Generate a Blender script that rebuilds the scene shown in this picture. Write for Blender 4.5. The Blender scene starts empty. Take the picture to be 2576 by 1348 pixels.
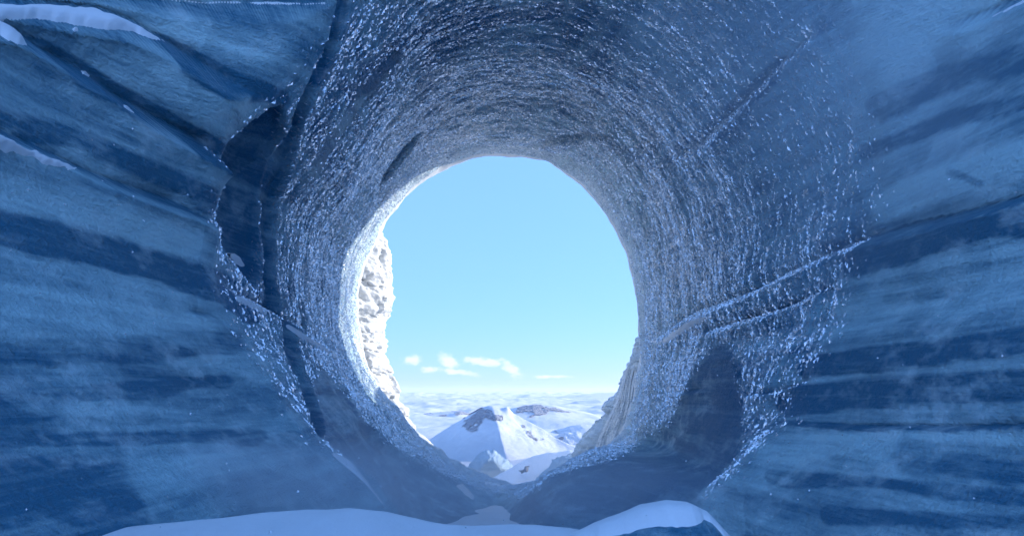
import bpy, math
import numpy as np
from mathutils import Vector, Matrix
from mathutils.bvhtree import BVHTree

# ------------------------------------------------------------------ camera, sky, sun, exposure
F = 1678.0            # focal length in the units of a 2576 px wide picture
CX, HY = 1288.0, 985.0
sc = bpy.context.scene
col = sc.collection
cam_d = bpy.data.cameras.new('camera')
cam_d.sensor_width = 36.0
cam_d.lens = 36.0 * F / 2576.0
cam_d.shift_y = (HY - 674.0) / 2576.0
cam_d.clip_start = 0.05
cam_d.clip_end = 60000.0
cam = bpy.data.objects.new('camera', cam_d)
cam.rotation_euler = (math.radians(90), 0, 0)
col.objects.link(cam)
sc.camera = cam

SUN_EL = math.radians(14.0)
SUN_AZ = math.radians(25.0)        # from +X towards +Y (beyond the tunnel)
sun_dir = Vector((math.cos(SUN_EL) * math.cos(SUN_AZ), math.cos(SUN_EL) * math.sin(SUN_AZ), math.sin(SUN_EL)))
world = bpy.data.worlds.new('World')
sc.world = world
world.use_nodes = True
nt = world.node_tree
bg = nt.nodes['Background']
sky = nt.nodes.new('ShaderNodeTexSky')
sky.sky_type = 'NISHITA'
sky.sun_disc = False
sky.sun_elevation = SUN_EL
sky.sun_rotation = math.radians(90) - SUN_AZ
CLOUDS = [((x - 1288) / 1678, (985 - y) / 1678, w / 1678, h / 1678, k) for x, y, w, h, k in
          ((1036, 907, 36, 15, 0.1), (1128, 908, 34, 22, 0.35), (1200, 908, 56, 15, 0.15), (1285, 928, 42, 20, 0.6), (1385, 947, 60, 5, 0.0), (1085, 930, 34, 12, 0.0), (1150, 935, 60, 10, 0.1), (1240, 912, 40, 12, 0.1),
           (700, 915, 90, 18, 0.1), (1800, 905, 140, 22, 0.0), (2300, 912, 160, 20, 0.1), (300, 900, 120, 24, 0.0))]
sky.altitude = 4000
sky.air_density = 2.0
sky.dust_density = 0.0
sky.ozone_density = 6.0
tint = nt.nodes.new('ShaderNodeMix')            # cool white balance of the whole sky
tint.data_type = 'RGBA'; tint.blend_type = 'MULTIPLY'
tint.inputs[0].default_value = 1.0
tint.inputs[7].default_value = (0.82, 0.82, 1.28, 1)
nt.links.new(sky.outputs[0], tint.inputs[6])
veil = nt.nodes.new('ShaderNodeMix')            # thin high veil that evens the sky out
veil.data_type = 'RGBA'; veil.blend_type = 'ADD'
veil.inputs[0].default_value = 1.0
veil.inputs[7].default_value = (1.92, 4.02, 8.5, 1)
nt.links.new(tint.outputs[2], veil.inputs[6])
def wn(t, **k):
    n = nt.nodes.new('ShaderNode' + t)
    for a, b in k.items(): setattr(n, a, b)
    return n
def wm(op, a, b=0.0, clamp=False):
    n = wn('Math', operation=op, use_clamp=clamp)
    for i, v in enumerate((a, b)):
        if hasattr(v, 'is_output'): nt.links.new(v, n.inputs[i])
        else: n.inputs[i].default_value = v
    return n.outputs[0]
tcw = wn('TexCoord'); sx = wn('SeparateXYZ'); nt.links.new(tcw.outputs['Generated'], sx.inputs[0])
hor = wm('SQRT', wm('ADD', wm('MULTIPLY', sx.outputs[0], sx.outputs[0]), wm('MULTIPLY', sx.outputs[1], sx.outputs[1])))
azn = wm('ARCTAN2', sx.outputs[0], sx.outputs[1]); eln = wm('DIVIDE', sx.outputs[2], hor)
cxy = wn('CombineXYZ'); nt.links.new(wm('MULTIPLY', azn, 46.0), cxy.inputs[0]); nt.links.new(wm('MULTIPLY', eln, 80.0), cxy.inputs[1])
cn = wn('TexNoise'); cn.inputs['Scale'].default_value = 1.0; cn.inputs['Detail'].default_value = 6.0; cn.inputs['Roughness'].default_value = 0.6
nt.links.new(cxy.outputs[0], cn.inputs['Vector'])
cover = None                                     # scattered fair-weather puffs low round the whole horizon
for ca, ce, cw, ch, cs in CLOUDS:
    e = wm('SQRT', wm('ADD', wm('POWER', wm('ABSOLUTE', wm('DIVIDE', wm('SUBTRACT', azn, ca), cw)), 2.0),
                      wm('POWER', wm('ABSOLUTE', wm('DIVIDE', wm('ADD', wm('SUBTRACT', eln, ce), wm('MULTIPLY', wm('SUBTRACT', azn, ca), cs)), ch)), 2.0)))
    v = wm('SUBTRACT', 1.0, e)
    cover = v if cover is None else wm('MAXIMUM', cover, v)
v = wm('ADD', wm('MULTIPLY', cover, 0.9), wm('MULTIPLY', wm('SUBTRACT', cn.outputs[0], 0.5), 2.4))
mr = wn('MapRange', clamp=True, interpolation_type='SMOOTHSTEP'); mr.inputs[1].default_value = 0.0; mr.inputs[2].default_value = 0.75
nt.links.new(v, mr.inputs[0])
inside_ = wm('MULTIPLY', mr.outputs[0], wm('GREATER_THAN', cover, -0.6))
cm = wn('Mix', data_type='RGBA'); nt.links.new(wm('MULTIPLY', inside_, 0.75), cm.inputs[0]); nt.links.new(veil.outputs[2], cm.inputs[6])
cm.inputs[7].default_value = (9.3, 9.6, 10.6, 1)
nt.links.new(cm.outputs[2], bg.inputs[0])
bg.inputs[1].default_value = 0.05

sun_l = bpy.data.lights.new('sun', 'SUN')
sun_l.energy = 3.2
sun_l.angle = math.radians(0.5)
sun_l.color = (1.0, 0.97, 0.93)
sun = bpy.data.objects.new('sun', sun_l)
sun.rotation_euler = sun_dir.to_track_quat('Z', 'Y').to_euler()
sun.location = (40, 10, 40)
col.objects.link(sun)

sc.view_settings.view_transform = 'Standard'
sc.view_settings.look = 'None'
sc.view_settings.gamma = 1.0
sc.view_settings.use_curve_mapping = False
sc.view_settings.exposure = 1.25
sc.cycles.use_denoising = True
sc.cycles.max_bounces = 10
sc.cycles.transparent_max_bounces = 32
sc.cycles.diffuse_bounces = 5
sc.cycles.volume_bounces = 1
sc.cycles.volume_step_rate = 5.0
sc.cycles.adaptive_threshold = 0.03
sc.cycles.sample_clamp_indirect = 6.0

rng = np.random.default_rng(7)

# ------------------------------------------------------------------ numpy helpers
def _mix32(h):
    h = (h ^ (h >> np.uint32(13))) * np.uint32(1274126177)
    return h ^ (h >> np.uint32(16))

def _hash(ix, iy, iz, seed):
    u = lambda a, k: np.asarray(a).astype(np.int64).astype(np.uint32) * np.uint32(k)
    with np.errstate(over='ignore'):
        return _mix32(u(ix, 374761393) + u(iy, 668265263) + u(iz, 2147483647) + np.uint32((seed * 1442695041) & 0xffffffff)) / 4294967295.0

def vnoise(x, y, z=0.0, seed=0):
    x, y, z = np.broadcast_arrays(np.asarray(x, np.float32), np.asarray(y, np.float32), np.asarray(z, np.float32))
    H, W = [], []
    with np.errstate(over='ignore'):
        for v, k in ((x, 374761393), (y, 668265263), (z, 2147483647)):
            i = np.floor(v); f = v - i; f = f * f * (3 - 2 * f)
            h = i.astype(np.int32).astype(np.uint32) * np.uint32(k)
            H.append((h, h + np.uint32(k))); W.append((1 - f, f))
        sd = np.uint32((seed * 1442695041) & 0xffffffff)
        r = np.zeros(x.shape, np.float32)
        for dx in (0, 1):
            hx = H[0][dx] + sd
            for dy in (0, 1):
                hy = hx + H[1][dy]; wxy = W[0][dx] * W[1][dy]
                for dz in (0, 1):
                    r += wxy * W[2][dz] * (_mix32(hy + H[2][dz]).astype(np.float32) * np.float32(1 / 4294967295.0))
    return (r * 2 - 1).astype(np.float64)

def fbm(x, y, z=0.0, oct=4, seed=0, gain=0.5):
    a, s, t = 1.0, 0.0, 0.0
    f = 1.0
    for o in range(oct):
        s = s + a * vnoise(np.asarray(x) * f, np.asarray(y) * f, np.asarray(z) * f, seed + o * 17)
        t += a; a *= gain; f *= 2.03
    return s / t

def sstep(e0, e1, x):
    t = np.clip((np.asarray(x, float) - e0) / (e1 - e0), 0, 1)
    return t * t * (3 - 2 * t)

def px_of(P):
    Y = np.maximum(P[..., 1], 0.3)
    return CX + F * P[..., 0] / Y, HY - F * P[..., 2] / Y

def at(px, py, Y):
    return Vector(((px - CX) / F * Y, Y, (HY - py) / F * Y))

def poly_y(poly, x):
    p = np.array(poly, float)
    return np.interp(x, p[:, 0], p[:, 1])

def seg_dist(poly, x, y):
    p = np.array(poly, float)
    best = np.full(np.shape(x), 1e9)
    for i in range(len(p) - 1):
        ax, ay = p[i]; bx, by = p[i + 1]
        dx, dy = bx - ax, by - ay
        t = np.clip(((x - ax) * dx + (y - ay) * dy) / (dx * dx + dy * dy + 1e-9), 0, 1)
        d = np.hypot(x - ax - t * dx, y - ay - t * dy)
        best = np.minimum(best, d)
    return best

def inside(poly, x, y):
    p = np.array(poly, float)
    r = np.zeros(np.shape(x), bool)
    j = len(p) - 1
    for i in range(len(p)):
        xi, yi = p[i]; xj, yj = p[j]
        c = ((yi > y) != (yj > y)) & (x < (xj - xi) * (y - yi) / (yj - yi + 1e-12) + xi)
        r ^= c
        j = i
    return r

def sdist(poly, x, y):            # positive inside
    d = seg_dist(list(poly) + [poly[0]], x, y)
    return np.where(inside(poly, x, y), d, -d)

# ------------------------------------------------------------------ object helpers
def mesh_np(name, V, faces, mat=None, parent=None, smooth=True, attrs=None, normals=None):
    me = bpy.data.meshes.new(name)
    V = np.asarray(V, np.float32).reshape(-1, 3)
    faces = np.asarray(faces, np.int32)
    n, k = faces.shape
    if normals is not None:          # wind the faces the way the given normals point
        nn_ = np.asarray(normals).reshape(-1, 3)
        g = np.cross(V[faces[:, 1]] - V[faces[:, 0]], V[faces[:, 2]] - V[faces[:, 0]])
        if np.sum(g * nn_[faces[:, 0]]) < 0:
            faces = np.ascontiguousarray(faces[:, ::-1])
    me.vertices.add(len(V)); me.vertices.foreach_set('co', V.ravel())
    me.loops.add(n * k); me.loops.foreach_set('vertex_index', faces.ravel())
    me.polygons.add(n)
    me.polygons.foreach_set('loop_start', np.arange(0, n * k, k, dtype=np.int32))
    me.polygons.foreach_set('use_smooth', np.full(n, smooth, bool))
    for a, v in (attrs or {}).items():
        me.attributes.new(a, 'FLOAT', 'POINT').data.foreach_set('value', np.asarray(v, np.float32).ravel())
    me.update(calc_edges=True)
    me.validate()
    if normals is not None:
        me.normals_split_custom_set_from_vertices(np.asarray(normals, np.float32).reshape(-1, 3).tolist())
    if mat:
        me.materials.append(mat)
    o = bpy.data.objects.new(name, me)
    col.objects.link(o)
    if parent:
        o.parent = parent
        o.matrix_parent_inverse = Matrix.Translation(parent.location).inverted()
    return o

def grid_faces(nu, nv, wrap_u=False):
    i = np.arange(nu if wrap_u else nu - 1)[:, None]; j = np.arange(nv - 1)[None, :]
    i2 = (i + 1) % nu
    return np.stack([i * nv + j, i2 * nv + j, i2 * nv + j + 1, i * nv + j + 1], -1).reshape(-1, 4)

def grid_normals(P):
    du = np.gradient(P, axis=0); dv = np.gradient(P, axis=1)
    n = np.cross(du, dv)
    return n / (np.linalg.norm(n, axis=-1, keepdims=True) + 1e-12)

def tag(o, label=None, cat=None, group=None, kind=None):
    if label: o['label'] = label
    if cat: o['category'] = cat
    if group: o['group'] = group
    if kind: o['kind'] = kind
    return o

def empty(name, loc):
    o = bpy.data.objects.new(name, None)
    o.location = loc
    o.empty_display_size = 0.3
    col.objects.link(o)
    return o

# ------------------------------------------------------------------ materials
class NT:
    def __init__(s, name):
        s.m = bpy.data.materials.new(name); s.m.use_nodes = True
        s.t = s.m.node_tree; s.b = s.t.nodes['Principled BSDF']; s.out = s.t.nodes['Material Output']
    def n(s, typ, **kw):
        x = s.t.nodes.new('ShaderNode' + typ)
        for k, v in kw.items():
            if k.startswith('i_'):
                x.inputs[k[2:].replace('_', ' ')].default_value = v
            else:
                setattr(x, k, v)
        return x
    def l(s, a, b): s.t.links.new(a, b)
    def math(s, op, a, b=0.0, clamp=False):
        x = s.n('Math', operation=op, use_clamp=clamp)
        for i, v in enumerate((a, b)):
            if hasattr(v, 'is_output'): s.l(v, x.inputs[i])
            else: x.inputs[i].default_value = v
        return x.outputs[0]
    def mix(s, fac, a, b):
        x = s.n('Mix', data_type='RGBA')
        for sock, v in ((x.inputs[0], fac), (x.inputs[6], a), (x.inputs[7], b)):
            if hasattr(v, 'is_output'): s.l(v, sock)
            else: sock.default_value = v if not isinstance(v, tuple) else (*v, 1.0)[:4]
        return x.outputs[2]
    def noise(s, scale, detail=4, rough=0.55, vec=None, dist=0.0):
        x = s.n('TexNoise', i_Scale=scale, i_Detail=detail, i_Roughness=rough, i_Distortion=dist)
        if vec is not None: s.l(vec, x.inputs['Vector'])
        return x.outputs[0]
    def coord(s, scale=(1, 1, 1)):
        c = s.n('TexCoord'); m = s.n('Mapping'); m.inputs['Scale'].default_value = scale
        s.l(c.outputs['Object'], m.inputs[0]); return m.outputs[0]
    def attr(s, name): return s.n('Attribute', attribute_name=name).outputs['Fac']
    def ramp(s, v, lo, hi):
        x = s.n('MapRange', clamp=True); x.inputs[1].default_value = lo; x.inputs[2].default_value = hi
        s.l(v, x.inputs[0]); return x.outputs[0]
    def bump(s, h, dist, strength=1.0, prev=None):
        x = s.n('Bump'); x.inputs['Distance'].default_value = dist; x.inputs['Strength'].default_value = strength
        s.l(h, x.inputs['Height'])
        if prev is not None: s.l(prev, x.inputs['Normal'])
        return x.outputs[0]

def ice_tone(X, Y, Z, dark=0.0):
    """strata, clouding, mottling and fracture blocks of the ice, worked out per vertex: tone 0 dark clear ice and painted crease shade .. 1 light, pale = bubbly white"""
    rp = lambda v, lo, hi: np.clip((v - lo) / (hi - lo), 0, 1)
    wz = Z + 0.10 * fbm(X * 0.5, Y * 0.5, Z * 0.5, 2, 600)
    streak = fbm(X * 0.3, Y * 0.3, wz * 5.0, 5, 601, 0.62); fine = fbm(X * 1.1, Y * 1.1, wz * 20.0, 3, 602, 0.6)
    cloud = fbm(X * 0.55, Y * 0.55, Z * 0.6, 4, 603, 0.6); mott = fbm(X * 2.8, Y * 2.8, Z * 4.2, 5, 604, 0.68)
    q = 0.35 * fbm(X * 0.9, Y * 0.9, Z * 0.9, 2, 605)
    cell = lambda u: np.floor(u).astype(np.int64)
    blk = _hash(cell(X * 0.5 + Y * 0.45 + q), cell(X * 0.2 - Y * 0.5 + Z * 0.25 + q), cell(Z * 0.75 + 0.2 * Y + q), 606) - 0.5
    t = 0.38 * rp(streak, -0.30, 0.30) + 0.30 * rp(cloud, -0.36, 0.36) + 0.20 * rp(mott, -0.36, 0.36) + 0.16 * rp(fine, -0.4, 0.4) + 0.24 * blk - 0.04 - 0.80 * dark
    pale = rp(mott, 0.02, 0.5) * rp(cloud, -0.2, 0.3)
    return np.clip(t, 0, 1), pale
def ice_attrs(V, dark, white):
    V = np.asarray(V); t, p = ice_tone(V[..., 0], V[..., 1], V[..., 2], dark)
    return {'tone': t, 'pale': p, 'white': white + 0 * t, 'deep': 0 * t}

def make_ice(name, mid, dark, pale, grain=1.0, rough=0.5, spec=0.3, inner=None):
    m = NT(name)
    fine = m.noise(1.0, 4, 0.6, m.coord((1.6, 1.6, 26.0)), 0.3)
    mid_s = m.noise(1.0, 5, 0.62, m.coord((0.45, 0.45, 8.0)), 0.25)
    g = m.noise(13.0, 4, 0.62, m.coord((1, 1, 1.6)))
    t = m.math('ADD', m.attr('tone'), m.math('ADD', m.math('ADD', m.math('MULTIPLY', m.math('SUBTRACT', fine, 0.5), 0.50), m.math('MULTIPLY', m.math('SUBTRACT', mid_s, 0.5), 0.7)), m.math('MULTIPLY', m.math('SUBTRACT', g, 0.5), 0.40)), True)
    base = m.mix(t, dark, mid)
    base = m.mix(m.math('MULTIPLY', m.attr('pale'), 0.5), base, pale)
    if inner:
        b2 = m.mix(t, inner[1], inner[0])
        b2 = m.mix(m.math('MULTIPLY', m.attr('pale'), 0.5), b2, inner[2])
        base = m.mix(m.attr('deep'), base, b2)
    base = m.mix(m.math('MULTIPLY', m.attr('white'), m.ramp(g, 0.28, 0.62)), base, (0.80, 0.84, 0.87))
    m.l(base, m.b.inputs['Base Color'])
    m.b.inputs['IOR'].default_value = 1.31
    m.b.inputs['Specular IOR Level'].default_value = spec
    m.l(m.math('ADD', m.math('MULTIPLY', g, 0.3), rough - 0.15), m.b.inputs['Roughness'])
    m.l(m.bump(m.math('ADD', g, m.math('MULTIPLY', fine, 0.5)), 0.06 * grain, 0.9), m.b.inputs['Normal'])
    return m.m

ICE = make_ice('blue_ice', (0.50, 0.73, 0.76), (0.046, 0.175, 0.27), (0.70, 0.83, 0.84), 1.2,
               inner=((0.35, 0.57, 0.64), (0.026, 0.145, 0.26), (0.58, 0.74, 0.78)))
ICE_PALE = make_ice('pale_ice', (0.50, 0.62, 0.68), (0.24, 0.34, 0.41), (0.78, 0.82, 0.84), 1.2, 0.5)

def make_snow(name, colr=(0.84, 0.86, 0.88), scale=1.0, bumpd=0.03, rough=0.75):
    m = NT(name)
    n = m.noise(2.2 * scale, 5, 0.6, m.coord((1, 0.5, 1)), 0.3)
    m.l(m.mix(m.ramp(n, 0.3, 0.7), tuple(c * 0.92 for c in colr), colr), m.b.inputs['Base Color'])
    m.b.inputs['Roughness'].default_value = rough
    m.b.inputs['IOR'].default_value = 1.31
    f = m.noise(30.0 * scale, 4, 0.6, m.coord())
    b1 = m.bump(n, bumpd / scale, 0.7)
    m.l(m.bump(f, 0.25 * bumpd / scale, 0.6, b1), m.b.inputs['Normal'])
    return m.m
SNOW = make_snow('snow')
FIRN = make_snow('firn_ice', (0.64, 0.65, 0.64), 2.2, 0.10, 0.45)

def make_frost():
    m = NT('frost')
    m.b.inputs['Base Color'].default_value = (0.90, 0.93, 0.95, 1)
    m.b.inputs['Roughness'].default_value = 0.35
    m.b.inputs['IOR'].default_value = 1.31
    tr = m.n('BsdfTranslucent')
    cc = m.mix(m.attr('tone'), (0.24, 0.42, 0.52), (0.94, 0.97, 0.98)); m.l(cc, m.b.inputs['Base Color']); m.l(cc, tr.inputs['Color'])
    mx = m.n('MixShader'); mx.inputs[0].default_value = 0.5
    m.l(m.b.outputs[0], mx.inputs[1]); m.l(tr.outputs[0], mx.inputs[2])
    gl = m.n('BsdfGlossy'); gl.inputs['Roughness'].default_value = 0.2; gl.inputs['Color'].default_value = (0.96, 0.98, 1.0, 1)   # glinting crystal facets
    m2 = m.n('MixShader'); m.l(m.math('MULTIPLY', m.attr('tone'), 0.75), m2.inputs[0])
    m.l(mx.outputs[0], m2.inputs[1]); m.l(gl.outputs[0], m2.inputs[2]); m.l(m2.outputs[0], m.out.inputs[0])
    return m.m
FROST = make_frost()

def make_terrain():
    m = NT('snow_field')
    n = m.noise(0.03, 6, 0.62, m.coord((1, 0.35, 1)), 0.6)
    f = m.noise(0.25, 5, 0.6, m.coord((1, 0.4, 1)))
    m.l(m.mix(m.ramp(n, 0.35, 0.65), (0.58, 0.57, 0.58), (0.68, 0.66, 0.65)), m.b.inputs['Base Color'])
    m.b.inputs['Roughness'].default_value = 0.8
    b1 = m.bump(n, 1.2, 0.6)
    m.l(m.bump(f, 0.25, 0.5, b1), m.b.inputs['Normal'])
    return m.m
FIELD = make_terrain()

def make_rock():
    m = NT('frosted_rock')
    n = m.noise(0.6, 6, 0.7, m.coord((1, 1, 1)), 0.5)
    m.l(m.mix(m.ramp(n, 0.4, 0.62), (0.13, 0.13, 0.15), (0.48, 0.48, 0.50)), m.b.inputs['Base Color'])
    m.b.inputs['Roughness'].default_value = 0.85
    m.l(m.bump(n, 1.0, 1.0), m.b.inputs['Normal'])
    return m.m
ROCK = make_rock()

# ------------------------------------------------------------------ the ice wall with its round tunnel
EXIT = [(1610, 840), (1610, 780), (1600, 720), (1585, 660), (1565, 610), (1540, 560), (1510, 510), (1470, 465), (1430, 430),
        (1380, 403), (1320, 392), (1250, 388), (1190, 394), (1100, 430), (1040, 470), (1000, 510), (975, 550), (955, 590), (932, 630),
        (912, 670), (902, 720), (898, 780), (902, 840), (918, 895), (936, 945), (962, 988), (1000, 1025), (1025, 1066), (1054, 1095),
        (1090, 1117), (1130, 1146), (1180, 1176), (1240, 1201), (1300, 1216), (1342, 1226), (1390, 1212), (1450, 1178), (1491, 1145), (1559, 1095),
        (1588, 1032), (1602, 940)]
LIP = [(2125, 800), (2165, 680), (2195, 560), (2225, 430), (2215, 300), (2160, 180), (2090, 40), (1980, -120), (1700, -300), (1288, -380), (1000, -250),
       (880, -60), (815, 60), (755, 170), (680, 245), (590, 312), (540, 375), (515, 450), (508, 560), (530, 680), (572, 790), (640, 900),
       (705, 1010), (800, 1110), (870, 1165), (925, 1213), (1000, 1305), (1100, 1400), (1300, 1440), (1500, 1420), (1680, 1360), (1780, 1255),
       (1860, 1180), (1930, 1110), (1990, 1040), (2035, 930), (2070, 860)]
NT_ = 1160

def polar(contour, th):
    c = np.array(contour, float)
    a = np.arctan2(HY - c[:, 1], c[:, 0] - CX); r = np.hypot(c[:, 0] - CX, c[:, 1] - HY)
    o = np.argsort(a); a = a[o]; r = r[o]
    a = np.concatenate([a - 2 * np.pi, a, a + 2 * np.pi]); r = np.tile(r, 3)
    return np.interp(th, a, r)

def smooth_ring(v, k):
    w = np.hanning(2 * k + 1); w /= w.sum()
    return np.convolve(np.concatenate([v[-k:], v, v[:k]]), w, 'valid')

_t = np.linspace(-np.pi, np.pi, 20001)                     # finer where the flanks and their creases are
_w = 1.0 + 1.1 * np.exp(-((np.abs(_t) - 2.65) / 0.5) ** 2) + 0.8 * np.exp(-((_t - 0.15) / 0.55) ** 2) - 0.55 * np.exp(-((_t + np.pi / 2) / 0.45) ** 2)
_c = np.concatenate([[0], np.cumsum(0.5 * (_w[1:] + _w[:-1]))]); _c /= _c[-1]
th = np.interp(np.arange(NT_) / NT_, _c, _t)
Y_EX, Y_MID, Y_LIP = 22.0, 15.0, 10.0
rho_e = smooth_ring(polar(EXIT, th), 3)
rho_l = smooth_ring(polar(LIP, th), 6)
R_e = rho_e * Y_EX / F
R_l = rho_l * Y_LIP / F
deg = np.degrees(th)
# between mouth and exit: a bulged-out chamber low on both sides, and a smooth bank of ice low on the right
R_m = 0.5 * R_e + 0.5 * R_l
R_m = R_m + 0.35 * np.exp(-((deg + 140) / 26.0) ** 2) + 0.45 * np.exp(-((deg + 28) / 18.0) ** 2)
BANK = [(1225, 1325), (1250, 1310), (1300, 1268), (1342, 1233), (1382, 1203), (1440, 1172), (1500, 1148), (1600, 1110), (1700, 1060)]
bk = np.array(BANK, float)
ba = np.degrees(np.arctan2(HY - bk[:, 1], bk[:, 0] - CX)); br = np.hypot(bk[:, 0] - CX, bk[:, 1] - HY) * Y_MID / F
o_ = np.argsort(ba); ba = ba[o_]; br = br[o_]
w_bk = sstep(-103, -96, deg) * (1 - sstep(-34, -18, deg))
R_m = R_m * (1 - w_bk) + np.interp(deg, ba, br) * w_bk
R_m = smooth_ring(R_m, 4)

# profile stations: outer face, rim, tunnel, flank
prof = []
for k in np.linspace(1, 0, 12)[:-1]:
    prof.append(('out', k))
for k in np.linspace(1, 0, 16)[:-1]:
    prof.append(('rim', k))
for k in 1.0 / np.linspace(1 / 22.0, 1 / 10.0, 270):
    prof.append(('tun', k))
for k in np.concatenate([np.linspace(0, 0.58, 225)[1:], np.linspace(0.58, 1, 24)[1:]]):
    prof.append(('flk', k))
NS = len(prof)
P = np.zeros((NT_, NS, 3))
er = np.stack([np.cos(th), np.zeros_like(th), np.sin(th)], -1)
horiz = np.abs(((deg + 180) % 180 + 90) % 180 - 90)          # degrees away from horizontal
up = np.sin(th) > 0
w_side = np.where(up, 0.10 + 0.90 * (1 - sstep(34, 66, horiz)), 1.0)
grow = np.where(up, 0.6 + 22.0 * sstep(24, 70, horiz), 0.6)
zone = np.zeros((NT_, NS), int)
Tm = (Y_MID - Y_LIP) / (Y_EX - Y_LIP)
for j, (k, v) in enumerate(prof):
    if k == 'out':
        R = R_e + 0.9 + v * v * 42.0; Y = 23.6 + 0.5 * (1 - (1 - v) ** 4) + 1.5 * v + 0 * th
        zone[:, j] = 3
    elif k == 'rim':
        R = R_e + 0.9 * v ** 2.2; Y = 22.0 + 1.6 * v + 0 * th
        zone[:, j] = 2
    elif k == 'tun':
        t = (v - Y_LIP) / (Y_EX - Y_LIP)
        # quadratic through lip, mid, exit (Lagrange), kept near-linear towards the ends
        l0 = (t - Tm) * (t - 1) / (Tm); l1 = t * (t - 1) / (Tm * (Tm - 1)); l2 = t * (t - Tm) / (1 - Tm)
        R = R_l * l0 + R_m * l1 + R_e * l2
        Y = v + 0 * th
        zone[:, j] = 1
    else:
        s = v
        Y = Y_LIP - 10.5 * s * w_side
        R = R_l + grow * s ** 1.1 + 0.10 * (1 - np.exp(-s * 14))
        zone[:, j] = 0
    P[:, j] = er * R[:, None]
    P[:, j, 1] = Y

def blur_j(A, k):
    w = np.hanning(2 * k + 3)[1:-1]; w /= w.sum()
    B = np.concatenate([np.repeat(A[:, :1], k, 1), A, np.repeat(A[:, -1:], k, 1)], 1)
    return sum(w[q] * B[:, q:q + A.shape[1]] for q in range(2 * k + 1))
J0 = 11 + 15 + 270                                            # station of the mouth
soft_w = np.exp(-((np.arange(NS) - J0) / 95.0) ** 2)[None, :, None] * (0.10 + 0.90 * sstep(-12, 25, np.degrees(np.arcsin(np.sin(th)))))[:, None, None]
P = P + (blur_j(P, 85) - P) * soft_w
px, py = px_of(P)
Yv = P[..., 1]
arc = th[:, None] * 5.0 + 0 * Yv
in_front = Yv > 0.6
tun = sstep(9.6, 10.4, Yv)
zonef = (zone == 1)

disp = np.zeros((NT_, NS))            # positive: towards the axis
# large soft undulation
disp += 0.30 * fbm(np.cos(th)[:, None] * 1.6 + 0 * Yv, np.sin(th)[:, None] * 1.6 + 0 * Yv, Yv * 0.22, 3, 3) * (1 - 0.3 * sstep(8.5, 12.0, Yv)) * (1 - sstep(20, 21.8, Yv) * 0.8)
disp += 0.07 * fbm(P[..., 0] * 0.9, Yv * 0.8, P[..., 2] * 1.3, 4, 9) * (zone < 2)

# creases: where one ice layer overlaps the next; points run left to right in picture units, h in metres
CREASE = {
    'l0': ([(-60, -18), (200, -8), (500, 0), (700, 3), (880, -8)], 0.22, 70),
    'l1': ([(-60, 14), (120, 14), (240, 20), (330, 55), (430, 118), (500, 160), (600, 205), (640, 222)], 0.50, 130),
    'l2': ([(-60, 28), (0, 62), (60, 95), (110, 135), (200, 180), (300, 255), (420, 320), (520, 372), (548, 412)], 0.60, 150),
    'l3': ([(-60, 308), (0, 336), (100, 378), (200, 428), (300, 466), (420, 505), (560, 570)], 0.40, 120),
    'l4': ([(505, 695), (600, 745), (690, 790), (720, 808), (800, 858), (880, 915)], 0.22, 60),
    'l5': ([(450, 780), (520, 795), (575, 842)], 0.14, 40),
    'l6': ([(300, 952), (430, 952), (520, 962), (600, 1010)], 0.07, 30),
    'r1': ([(1612, 858), (1660, 850), (1730, 800), (1900, 735), (2050, 660), (2200, 598), (2350, 560), (2576, 502), (2680, 478)], 0.26, 90),
    'r2': ([(1735, 852), (1830, 820), (1990, 775), (2060, 742), (2150, 700)], 0.18, 50),
    'r3': ([(1680, 402), (1780, 352), (1870, 262), (1960, 172), (2050, 92), (2140, 0)], 0.20, 80),
    'r4': ([(1870, 1000), (1960, 986), (2080, 948)], 0.10, 24),
    'r6': ([(1960, 1064), (2200, 1073), (2640, 1070)], 0.12, 40),
    'r7': ([(2330, 86), (2400, 68), (2480, 44), (2590, -6), (2680, -40)], 0.24, 70),
    'r8': ([(1690, 985), (1740, 988), (1800, 975)], 0.07, 20),
    'c1': ([(1300, 386), (1380, 357), (1470, 345), (1560, 352)], 0.08, 30),
    'c2': ([(930, 505), (1000, 400), (1085, 312)], 0.10, 40),
}
def run_on(pl):
    """layers that leave the picture run on along the wall with the slope they have"""
    pl = list(pl)
    if pl[0][0] < 0:
        m_ = (pl[2][1] - pl[0][1]) / (pl[2][0] - pl[0][0]) if len(pl) > 2 else 0.0
        pl = [(-3000, pl[0][1] - m_ * (3000 + pl[0][0]))] + pl
    if pl[-1][0] > 2590:
        k_ = -3 if len(pl) > 2 else -2
        m_ = (pl[-1][1] - pl[k_][1]) / (pl[-1][0] - pl[k_][0])
        pl = pl + [(6000, pl[-1][1] + m_ * (6000 - pl[-1][0]))]
    return pl
crack = np.zeros((NT_, NS))
CREASE = {k: (run_on(v[0]), v[1], v[2]) for k, v in CREASE.items()}
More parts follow.
